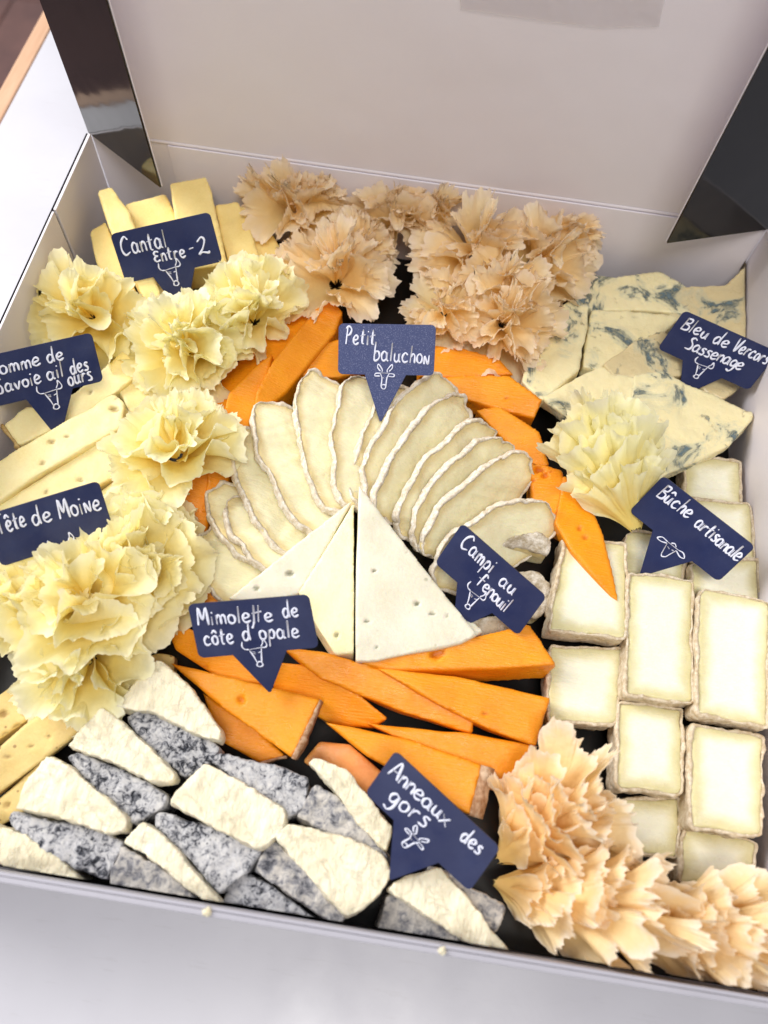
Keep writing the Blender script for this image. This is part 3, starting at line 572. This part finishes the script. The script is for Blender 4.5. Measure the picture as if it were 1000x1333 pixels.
# ------------------------------------------------------------------ rosettes
def petal(A, ax, e1, e2, L, al, th0, span, seed, ruf, nr, fray, cup, mat, parent, res=330, vres=13, lv=1.0, crinkle=.12):
    rs = random.Random(seed); nu = max(24, int(res*span/6.28)); ph = [rs.uniform(0, 6.28) for _ in range(8)]
    U = np.linspace(0, 1, nu)[:, None]; Vv = np.r_[np.linspace(0.10, .975, vres-2)**.85, .993, 1.0][None, :]
    th_ = th0+span*U
    end = np.clip(np.minimum(U, 1-U)*7, 0, 1)**.6
    r1 = rs.uniform(.85, 1.15)*nr
    p1 = r1*th_+ph[0]+.9*np.sin(1.7*th_+ph[5]); w1 = np.sin(p1); w2 = np.sin(2.3*r1*th_+ph[1]+1.3*np.sin(2.1*th_+ph[2])); w3 = np.sin(5.2*r1*th_+ph[3]+np.sin(3*th_))
    nz = vn(np.c_[th_.ravel()*9, np.full(nu, seed*1.7), np.zeros(nu)], 1, seed)[:, None]; nzf = vn(np.c_[th_.ravel()*24, np.full(nu, seed*1.3), np.zeros(nu)], 1, seed+3)[:, None]
    nzg = vn(np.c_[th_.ravel()*52, np.full(nu, seed*1.9), np.zeros(nu)], 1, seed+7)[:, None]
    a = al+ruf*(Vv**1.5*.95*w1+Vv**2.6*.30*w2+Vv**5*crinkle*w3+Vv**4*.15*nz)
    tt = th_-.42/r1*Vv**2*np.sin(2*p1)-crinkle*.5/r1*Vv**4*np.sin(4.6*r1*th_+2*ph[1])
    length = L*lv*(.55+.45*end)*(1+.10*np.sin(2*th_+ph[6])+.06*nz)
    rim = length*(1+fray*(Vv**6)*(.55*nzf+.9*np.abs(nzg)-.3))
    a = np.clip(a+cup*Vv**2, -.2, 2.2)
    r = rim*Vv
    P = A+r[..., None]*(np.cos(a)[..., None]*ax+np.sin(a)[..., None]*(np.cos(tt)[..., None]*e1+np.sin(tt)[..., None]*e2))
    # curl of the rim
    P = P.reshape(-1, 3); P = P+np.c_[vn(P, 160, seed), vn(P, 160, seed+1), vn(P, 160, seed+2)]*(.0008*np.tile(Vv.ravel(), nu))[:, None]
    P = P+np.c_[vn(P, 520, seed+4), vn(P, 520, seed+5), vn(P, 520, seed+6)]*(.0006*fray/.08*np.tile(Vv.ravel()**3, nu))[:, None]
    P[:, 2] = np.maximum(P[:, 2], .003)
    P[:, 1] = np.where(P[:, 1] > YB-.004, YB-.004-(P[:, 1]-YB+.004)*.25, P[:, 1]); P[:, 1] = np.maximum(P[:, 1], YF+.003); P[:, 0] = np.clip(P[:, 0], XL+.002, XR-.002)
    Fc = [[i*vres+j, i*vres+j+1, (i+1)*vres+j+1, (i+1)*vres+j] for i in range(nu-1) for j in range(vres-1)]
    me = meshfrom(P, Fc); attr(me, 'rim', np.tile(Vv.ravel(), nu)*.85+.15*np.tile(Vv.ravel()**6, nu))
    o = mkobj('petal', me, mat, parent)
    return o
def rosette(label, cat_group, centre, z, rpx, mat, seed, axis=(0, -.25, 1), L=None, layers=8, amax=1.25, amin=.03, ruf=.30, nr=5, fray=.07, face=None, spanr=(3.2, 5.6), tiers=0, cup=.0, res=330, apex=None, crinkle=.12, sprd=.35):
    """frilled cheese flower; either centre + axis (seen from its mouth) or apex -> centre (seen from the side)"""
    Cc = at(*centre, z)
    if apex is not None:
        A = at(apex[0], apex[1], apex[2]); v = Cc-A; ax = unit(v); Lr = np.linalg.norm(v)
    else:
        R = rpx/F*np.linalg.norm(Cc-CAM); ax = unit(axis); Lr = L or R*1.12; A = Cc-ax*Lr*.55
    f = np.array([0, 0, 1.0]) if face is None else np.array(face, float); e1 = unit(f-(f@ax)*ax); e2 = np.cross(ax, e1)
    o = thing('cheese_rosette', label, 'cheese rosette', (A[0], A[1], .0016), cat_group); rs = random.Random(seed)
    for k in range(layers):
        q = k/max(1, layers-1); al = amin+(amax-amin)*q**.8
        sp = rs.uniform(*spanr)
        t0 = rs.uniform(0, 6.28) if apex is None else -sp/2+rs.uniform(-1, 1)*sprd*(.4+.6*q)
        lv = 1-tiers*q+rs.uniform(-.05, .05)
        petal(A, ax, e1, e2, Lr*(1.0 if apex is not None else 1.05), al, t0, sp, seed*31+k, ruf*(1-.35*q), nr*(.8+.5*q) if apex is None else nr*(1.1+.5*q), fray, cup, mat, o, res=res, lv=lv, crinkle=crinkle)
    return o
RG = 'pale yellow frilled cheese rosettes'; PG = 'peach frilled cheese rosettes'
PA, LE, PE, PF = M['ros_pale'], M['ros_lemon'], M['ros_peach'], M['ros_peach_front']
rosette('pale rosette in the back left, nearest the box wall', RG, (106, 404), .044, 70, PA, 1, (-.05, -.45, 1), ruf=.32, nr=3.2, layers=7)
rosette('yellow carnation shaped rosette below the cantal tag spike', RG, (236, 446), .044, 72, LE, 2, (.0, -.45, 1), layers=9, nr=3.6)
rosette('rosette right of the cantal tag, touching the peach ruffles', RG, (334, 402), .044, 68, LE, 3, (.25, -.2, 1), layers=8)
rosette('rosette in the middle left whose stem rests on an orange sliver', RG, (225, 565), .048, 76, LE, 4, (.05, .25, 1), layers=8, nr=3.4)
rosette('small pale ruffle right of the moine tag', RG, (185, 672), .038, 60, LE, 5, (.1, .3, 1), layers=6)
rosette('wide petalled rosette spreading right from the big pile', RG, (195, 735), .044, 80, PA, 6, (.45, .05, 1), layers=7, ruf=.24, nr=2.2, fray=.05)
rosette('largest frilly rosette in front of the moine tag', RG, (105, 765), .052, 98, PA, 7, (-.05, .1, 1), layers=9, nr=2.5, ruf=.30, fray=.045)
rosette('rosette at the far left of the big pile, cut by the picture edge', RG, (15, 790), .046, 70, PA, 8, (-.4, -.1, 1), layers=7, fray=.055)
rosette('drooping rosette at the bottom of the big pile, above the ash cheese', RG, (98, 868), .042, 82, LE, 9, (.05, -.55, 1), layers=7, ruf=.26, nr=2.4, fray=.055)
rosette('yellow fan shaped rosette lying on the blue cheese, stem towards the log', RG, (765, 530), .046, 0, LE, 10, apex=(832, 700, .034), layers=12, amin=.12, amax=.62, ruf=.13, nr=6, fray=.04, crinkle=.07, spanr=(1.6, 2.6), tiers=.45, sprd=.9, cup=.14, res=420)
rosette('leftmost peach ruffle against the back wall', PG, (376, 262), .046, 66, PE, 11, (-.1, -.4, 1), layers=8, fray=.13, nr=4.2, crinkle=.2, spanr=(2.0, 4.4))
rosette('upper peak of the left peach ruffle', PG, (412, 240), .052, 38, PE, 18, (.1, -.4, 1), layers=7, fray=.13, nr=3.6, crinkle=.16, spanr=(2.0, 4.4))
rosette('lower peach ruffle left of the dark gap', PG, (438, 352), .042, 74, PE, 12, (.05, -.3, 1), layers=9, fray=.13, nr=4.2, crinkle=.2, spanr=(2.0, 4.4))
rosette('peach ruffle right behind the dark gap', PG, (520, 262), .046, 62, PE, 13, (0, -.5, 1), layers=9, fray=.13, nr=4.2, crinkle=.2, spanr=(2.0, 4.4))
rosette('peach ruffle in the centre of the right peach cluster', PG, (622, 318), .048, 74, PE, 14, (0, -.45, 1), layers=9, fray=.12, nr=3.6, crinkle=.16, spanr=(2.0, 4.4))
rosette('rightmost peach ruffle, shell shaped, in front of the back wall', PG, (712, 330), .046, 66, PE, 15, (.35, -.3, 1), layers=8, fray=.12, nr=3.6, crinkle=.16, spanr=(2.0, 4.4))
rosette('peach ruffle at the front left of the right cluster, above the orange stick', PG, (575, 400), .042, 50, PE, 16, (-.2, -.4, 1), layers=7, fray=.13, nr=4.2, crinkle=.2, spanr=(2.0, 4.4))
rosette('peach ruffle beside the blue cheese, above the orange sticks', PG, (660, 415), .044, 66, PE, 17, (.1, -.5, 1), layers=9, fray=.13, nr=4.2, crinkle=.2, spanr=(2.0, 4.4))
rosette('small peach ruffle filling the dip between the left and lower left ruffles', PG, (468, 318), .040, 46, PE, 31, (.3, -.35, 1), layers=7, fray=.13, nr=4.0, crinkle=.2, spanr=(2.0, 4.4))
rosette('peach ruffle standing between the gap ruffle and the central one', PG, (566, 268), .050, 50, PE, 32, (.1, -.6, 1), layers=7, fray=.12, nr=4.0, crinkle=.18, spanr=(2.0, 4.4))
rosette('peach ruffle in the middle of the right cluster, over its neighbours', PG, (660, 362), .052, 50, PE, 33, (-.1, -.7, 1), layers=7, fray=.12, nr=3.8, crinkle=.16, spanr=(1.6, 3.4))
rosette('high peach shell at the right end, nearest the lid crease', PG, (742, 296), .052, 42, PE, 34, (.2, -.7, 1), layers=7, fray=.12, nr=4.0, crinkle=.14, spanr=(1.6, 3.4))
rosette('upper peach fan in the lower right, its mouth open towards the log', PG, (795, 1003), .046, 0, PF, 20, apex=(642, 1126, .018), layers=10, amin=.08, amax=.60, ruf=.15, nr=3.8, crinkle=.08, fray=.06, spanr=(1.8, 2.9), tiers=.45, cup=.20, sprd=.9, res=460)
rosette('large peach fan in the lower right corner of the box', PG, (900, 1206), .046, 0, PF, 21, apex=(634, 1146, .020), layers=14, amin=.04, amax=.48, ruf=.11, nr=4.4, crinkle=.08, fray=.055, spanr=(1.6, 2.8), tiers=.62, cup=.17, sprd=.9, res=520)
rosette('peach fan at the bottom right edge of the picture', PG, (1050, 1222), .046, 0, PF, 22, apex=(780, 1190, .024), layers=14, amin=.04, amax=.46, ruf=.11, nr=4.4, crinkle=.08, fray=.055, spanr=(1.6, 2.8), tiers=.60, cup=.17, sprd=.9, res=520)
# ------------------------------------------------------------------ tags
G = {
'a': [[(.38,.45),(.2,.55),(.03,.35),(.05,.08),(.2,0),(.36,.15),(.4,.5),(.39,.1),(.48,0)]],
'b': [[(.12,1),(.03,.02),(.25,0),(.4,.2),(.34,.45),(.15,.48),(.07,.35)]],
'c': [[(.4,.45),(.24,.55),(.05,.35),(.05,.12),(.2,0),(.42,.08)]],
'd': [[(.38,.42),(.2,.52),(.03,.3),(.08,.02),(.25,.02),(.38,.25)],[(.46,1),(.38,.3),(.42,0)]],
'e': [[(.05,.24),(.33,.32),(.36,.46),(.22,.56),(.06,.4),(.04,.12),(.2,0),(.42,.1)]],
'f': [[(.5,.88),(.38,1),(.25,.85),(.14,0)],[(0,.5),(.42,.56)]],
'g': [[(.38,.45),(.2,.55),(.04,.35),(.1,.08),(.3,.12),(.39,.5),(.36,-.15),(.2,-.4),(0,-.3)]],
'h': [[(.14,1),(.04,0)],[(.06,.3),(.22,.52),(.36,.42),(.36,0)]],
'i': [[(.08,.5),(.06,0)],[(.12,.74),(.14,.78)]],
'l': [[(.14,1),(.06,0)]],
'm': [[(.05,.5),(.04,0)],[(.05,.32),(.18,.52),(.28,.38),(.27,0)],[(.28,.34),(.42,.52),(.52,.38),(.52,0)]],
'n': [[(.05,.52),(.04,0)],[(.05,.3),(.2,.52),(.34,.4),(.35,0)]],
'o': [[(.22,.55),(.05,.4),(.05,.12),(.2,0),(.37,.12),(.38,.4),(.22,.55)]],
'p': [[(.1,.52),(0,-.42)],[(.09,.36),(.26,.55),(.4,.35),(.3,.05),(.06,.08)]],
'r': [[(.07,.52),(.04,0)],[(.06,.28),(.2,.5),(.36,.48)]],
's': [[(.35,.5),(.16,.53),(.1,.4),(.3,.2),(.25,.02),(.0,.03)]],
't': [[(.24,.88),(.16,.12),(.28,0)],[(.02,.5),(.38,.58)]],
'u': [[(.07,.52),(.05,.12),(.2,0),(.34,.15),(.39,.52),(.37,.12),(.45,0)]],
'v': [[(.02,.5),(.18,0),(.38,.54)]], 'x': [[(.02,.5),(.38,0)],[(.4,.52),(.0,0)]],
'-': [[(.05,.3),(.32,.34)]], "'": [[(.26,1.12),(.18,.92),(.08,.74)]],
'A': [[(0,-.05),(.3,1),(.5,0)],[(.08,.33),(.5,.4)]],
'B': [[(.12,1),(.03,0)],[(.08,.95),(.42,.95),(.4,.65),(.12,.53),(.45,.4),(.42,.08),(.03,0)]],
'C': [[(.6,.82),(.42,1),(.12,.72),(.03,.3),(.2,.0),(.55,.12)]],
'E': [[(.45,.66),(.22,.72),(.08,.55),(.2,.4),(.34,.38)],[(.2,.4),(.03,.2),(.16,0),(.45,.08)]],
'M': [[(.02,0),(.16,1),(.3,.3),(.56,1),(.58,0)]],
'N': [[(.03,0),(.06,.5),(.3,.03),(.38,.55)]],
'P': [[(.05,0),(.2,1)],[(.06,.9),(.3,1.02),(.5,.85),(.38,.58),(.14,.48)]],
'S': [[(.45,.9),(.25,1),(.1,.8),(.38,.42),(.33,.05),(.0,.03)]],
'T': [[(0,.93),(.6,1)],[(.3,.97),(.24,0)]],
'V': [[(.02,1),(.2,0),(.5,1)]],
'2': [[(.06,.78),(.3,1),(.42,.8),(.25,.35),(.02,.03),(.2,.12),(.48,.02),(.52,.12)]],
'H': [[(.16,.95),(.04,0)],[(.42,.95),(.28,0)],[(.0,.5),(.52,.6)]],
}
ADV = {}
for k in list('oeu'): G['^'+k] = G[k]+[[(.06,.7),(.22,.86),(.38,.7)]]
def smooth(P, k=5):
    if len(P) < 3: return [np.array(p, float) for p in P]
    Q = [np.array(p, float) for p in P]; Q = [2*Q[0]-Q[1]]+Q+[2*Q[-1]-Q[-2]]; out = []
    for i in range(1, len(Q)-2):
        for j in range(k):
            t = j/k; p0, p1, p2, p3 = Q[i-1:i+3]
            out.append(.5*((2*p1)+(-p0+p2)*t+(2*p0-5*p1+4*p2-p3)*t*t+(-p0+3*p1-3*p2+p3)*t**3))
    out.append(Q[-2]); return out
BULL = [[(-.24,.30),(.22,.36)],[(-.22,.27),(-.1,-.1),(-.03,-.42)],[(.22,.34),(.17,-.05),(.13,-.42)],[(-.24,.30),(-.38,.34),(-.45,.5),(-.42,.72)],
        [(.22,.36),(.38,.36),(.43,.52),(.33,.78),(.3,.6),(.22,.42)],[(-.03,-.42),(-.05,-.56),(.05,-.63),(.15,-.56),(.13,-.42),(.05,-.36),(-.03,-.42)],[(-.12,.1),(-.04,.06)],[(.08,.1),(.16,.14)],[(-.12,.18),(-.03,.14)]]
BULLP = [[(-.2,.3),(-.1,.0),(-.1,-.5),(.08,-.55),(.12,0),(.22,.3)],[(-.2,.3),(.22,.3)],[(-.2,.28),(-.4,.25),(-.42,.12),(-.2,.12)],[(.22,.28),(.42,.25),(.42,.12),(.2,.12)],
         [(-.2,.4),(-.33,.6),(-.3,.78),(-.12,.5),(-.12,.35)],[(.2,.4),(.33,.6),(.3,.78),(.12,.5),(.12,.35)],[(-.08,.05),(-.02,.02)],[(.08,.05),(.14,.08)],[(-.08,-.38),(0,-.34),(.08,-.38)]]
GOAT = [[(-.25,.3),(.28,.3)],[(-.2,.2),(-.08,-.45)],[(.24,.2),(.12,-.45)],[(-.08,-.45),(0,-.56),(.12,-.45)],[(-.25,.3),(-.5,.32),(-.62,.12),(-.45,.08),(-.22,.2)],[(.28,.3),(.5,.34),(.66,.14),(.5,.06),(.25,.2)],[(-.1,.36),(.02,.46),(.14,.36)],[(-.1,.08),(0,.04)],[(.1,.08),(.16,.1)]]
def strokes_mesh(name, polys, fr, wd, parent):
    P0, U, Vd, N = fr; V = []; Fc = []; rs = random.Random(3)
    for pl in polys:
        pts = smooth(pl); k = len(pts)
        if k < 2: continue
        b = len(V)
        for i, p in enumerate(pts):
            a = pts[max(0, i-1)]; c = pts[min(k-1, i+1)]; t = (c-a)/(np.linalg.norm(c-a)+1e-9); s = np.array([-t[1], t[0]])
            ww = wd*(1+.22*math.sin(i*1.7+len(V)))*(.75 if i in (0, k-1) else 1)
            for sg, hh in ((-1, .00012), (-.6, .00028), (.6, .00028), (1, .00012)):
                q = p+s*ww*sg; V.append(P0+U*q[0]+Vd*q[1]+N*hh)
        for i in range(k-1):
            for j in range(3): Fc.append([b+i*4+j, b+i*4+j+1, b+i*4+j+5, b+i*4+j+4])
        # rounded ends
        for e_, nb in ((0, 1), (k-1, k-2)):
            t = (pts[e_]-pts[nb]); t = t/(np.linalg.norm(t)+1e-9); q = pts[e_]+t*wd*.7
            V.append(P0+U*q[0]+Vd*q[1]+N*.00012); Fc += [[b+e_*4+j, b+e_*4+j+1, len(V)-1] for j in range(3)]
    return mkobj(name, meshfrom(V, Fc), M['chalk'], parent)
def wordpolys(s, x, x1, y, size, ang=0, gap=.14):
    q = wordraw(s, 0, 0, size, 0, 1, gap); k = (x1-x)/max(p[0] for st in q for p in st); ta = math.tan(math.radians(ang))
    return [[(x+a*k, y+b+a*k*ta) for a, b in st] for st in q]
def wordraw(s, x, y, size, ang=0, sx=1.0, gap=.13):
    out = []; cx = 0; i = 0; ca, sa = math.cos(math.radians(ang)), math.sin(math.radians(ang)); rs = random.Random(s)
    while i < len(s):
        ch = s[i]
        if ch == '^': ch = s[i:i+2]; i += 1
        i += 1
        if ch == ' ': cx += .42; continue
        g = G[ch]; dy = rs.uniform(-.03, .03); k = rs.uniform(.94, 1.06)
        for st in g:
            pl = []
            for (a, b) in st:
                X, Y = (cx+a)*size*sx, (b*k+dy)*size; pl.append((x+X*ca+Y*sa, y-(Y*ca-X*sa)))
            out.append(pl)
        cx += max(p[0] for st in g for p in st)+gap
    return out
def pricetag(label, TL, TR, BL, z, lines, mat='tag', lean=.3, tip=(.47, 1.95), notch=(.28, .71), bull=None, bpos=(.95, 1.02), bs=.36, zc=None):
    m = ((TR[0]+BL[0])/2, (TR[1]+BL[1])/2); c = at(*m, z); n = unit(unit(CAM-c)+lean*np.array([0, -1, .0]))
    a, b, d = (onplane(*p, c, n) for p in (TL, TR, BL)); U = (b-a); Vd = (d-a); Wd = 1.94; U = U/Wd; W = Wd
    out = []
    def arc(cx, cy, r, a0, a1):
        for i in range(6):
            q = math.radians(a0+(a1-a0)*i/5); out.append((cx+r*math.cos(q), cy+r*math.sin(q)))
    r = .10
    arc(r, r, r, 180, 270); arc(W-r, r, r, 270, 360); arc(W-r, 1-r, r, 0, 90)
    out.append((notch[1]*W, 1)); out.append((tip[0]*W+.02, tip[1])); out.append((tip[0]*W-.02, tip[1])); out.append((notch[0]*W, 1)); arc(r, 1-r, r, 90, 180)
    P = [a+U*x+Vd*y for x, y in out]; tipw = a+U*tip[0]*W+Vd*tip[1]
    o = thing('cheese_tag', label, 'label tag', tipw, 'navy handwritten cheese tags')
    bm = bmesh.new(); k = len(P); off = -n*.0011
    vs = [bm.verts.new(p) for p in P]; vb = [bm.verts.new(p+off) for p in P]
    f1 = bm.faces.new(vs); bm.faces.new(vb[::-1])
    for i in range(k): bm.faces.new([vs[i], vb[i], vb[(i+1) % k], vs[(i+1) % k]])
    bmesh.ops.recalc_face_normals(bm, faces=bm.faces)
    bmesh.ops.bevel(bm, geom=[e for e in bm.edges if e.verts[0] in vs and e.verts[1] in vs], offset=.00022, segments=2, affect='EDGES')
    me = bpy.data.meshes.new('m'); bm.to_mesh(me); bm.free(); mkobj('plate', me, M[mat], o)
    fr = (a, U, Vd, n)
    for ln in lines:
        strokes_mesh('lettering', wordpolys(*ln), fr, .0175, o)
    if bull is not None:
        ba = math.radians(bull[1]) if len(bull) > 1 else 0; sh = bull[0]
        pol = [[(bpos[0]+1.25*(x*math.cos(ba)+y*math.sin(ba))*bs, bpos[1]-(y*math.cos(ba)-x*math.sin(ba))*bs) for x, y in st] for st in sh]
        strokes_mesh('emblem', pol, fr, .011, o)
    return o
pricetag('dark blue tag reading Cantal Entre-2 in the back left corner', (143, 305), (273, 276), (164, 369), .060,
    [('Cantal', .12, .97, .45, .35, 1), ('Entre', .67, 1.27, .71, .27, 4), ('-', 1.36, 1.45, .70, .3), ('2', 1.53, 1.74, .77, .33)], bull=(BULL, 0), bpos=(.92, 1.03), bs=.38)
pricetag('dark blue tag reading Tomme de Savoie ail des ours at the left edge', (-26, 466), (119, 433), (-6, 530), .056,
    [('Tomme', .02, .95, .41, .29, -1), ('de', 1.08, 1.36, .385, .28, -1), ('Savoie', .10, .88, .77, .29, -3), ('ail', 1.0, 1.28, .72, .30, -2), ('des', 1.42, 1.74, .72, .30, -2), ('ours', 1.33, 1.76, .93, .31, -2)], bull=(BULL, 0), bpos=(.99, 1.08), bs=.40)
pricetag('dark blue tag reading Tête de Moine over the frilly pile', (-22, 672), (128, 626), (2, 738), .058,
    [('T^ete', .14, .60, .40, .35, 1), ('de', .71, 1.02, .44, .34, 2), ('MoiNe', 1.15, 1.85, .47, .36, 6)], bull=(BULL, 0), bpos=(1.05, 1.08), bs=.40)
pricetag('speckled greyer blue tag reading Petit baluchon above the white slices', (441, 421), (568, 423), (440, 487), .064,
    [('Petit', .14, .73, .40, .32, 0), ('baluchoN', .72, 1.83, .70, .33, 3.5)], mat='tag_speckled', bull=(BULLP, 2), bpos=(.94, 1.07), tip=(.46, 1.95), lean=.1, bs=.36)
pricetag('dark blue tag reading Bleu de Vercors Sassenage at the right edge', (891, 404), (1014, 459), (856, 454), .050,
    [('Bleu', .14, .66, .38, .30, -1), ('de', .80, 1.08, .37, .30, -1), ('Vercors', 1.20, 1.88, .36, .30, -2), ('Sassenage', .43, 1.56, .73, .29, -3, .08)], bull=(BULL, 0), bpos=(.93, 1.03), bs=.34, tip=(.48, 1.75))
pricetag('dark blue tag reading Bûche artisanale over the log slices', (864, 619), (984, 712), (819, 666), .050,
    [('B^uche', .15, .80, .41, .33, -3), ('artisanale', .96, 1.9, .41, .31, 3, .07)], bull=(GOAT, 0), bpos=(.95, 1.10), bs=.36, tip=(.48, 1.9), notch=(.27, .71))
pricetag('dark blue tag reading Campi au fenouil beside the white triangles', (602, 681), (712, 777), (566, 733), .052,
    [('Campi', .19, .89, .39, .34, 2), ('au', 1.12, 1.43, .46, .31, -3), ('fenouil', .80, 1.50, .76, .31, 5, .07)], bull=(BULL, 0), bpos=(.90, 1.05), bs=.36, tip=(.50, 1.8), notch=(.27, .69))
pricetag("dark blue tag reading Mimolette de côte d'opale over the orange wedges", (244, 787), (402, 774), (259, 857), .058,
    [('MimoleHe', .10, 1.29, .39, .30, 2), ('de', 1.47, 1.71, .38, .30, 0), ('c^ote', .14, .60, .77, .30, 0), ("d'opale", .76, 1.66, .75, .30, 1)], bull=(BULL, 0), bpos=(.92, 1.03), bs=.36, tip=(.52, 1.75), notch=(.28, .73))
pricetag('dark blue tag reading Anneaux des gors near the front', (515, 977), (652, 1104), (475, 1033), .056,
    [('Anneaux', .10, 1.17, .41, .32, 0, .09), ('des', 1.42, 1.75, .40, .30, -2), ('gors', .30, .95, .80, .34, -9)], bull=(BULLP, 12), bpos=(.90, 1.04), tip=(.50, 1.85), notch=(.28, .71), bs=.33)
# crumbs on the front edge
for lb, q in (('tiny white crumb stuck on the front wall edge, further left', (269, 1191)), ('small white crumb on the front wall edge below the ash cheese', (575, 1243))):
    p = at(*q, HB+.0006); p[1] = YF-.0008; bm = bmesh.new(); bmesh.ops.create_icosphere(bm, subdivisions=2, radius=.0016)
    for v in bm.verts: v.co *= 1+.3*random.uniform(-1, 1); v.co.z *= .7
    me = bpy.data.meshes.new('m'); bm.to_mesh(me); bm.free(); o = mkobj('crumb', me, M['chevre']); o.location = Vector(p); tag(o, lb, 'crumb')
for o in bpy.data.objects:
    if '_o' in o: del o['_o']
print('TRIS', sum(len(o.data.polygons)*2 for o in bpy.data.objects if o.type == 'MESH'))
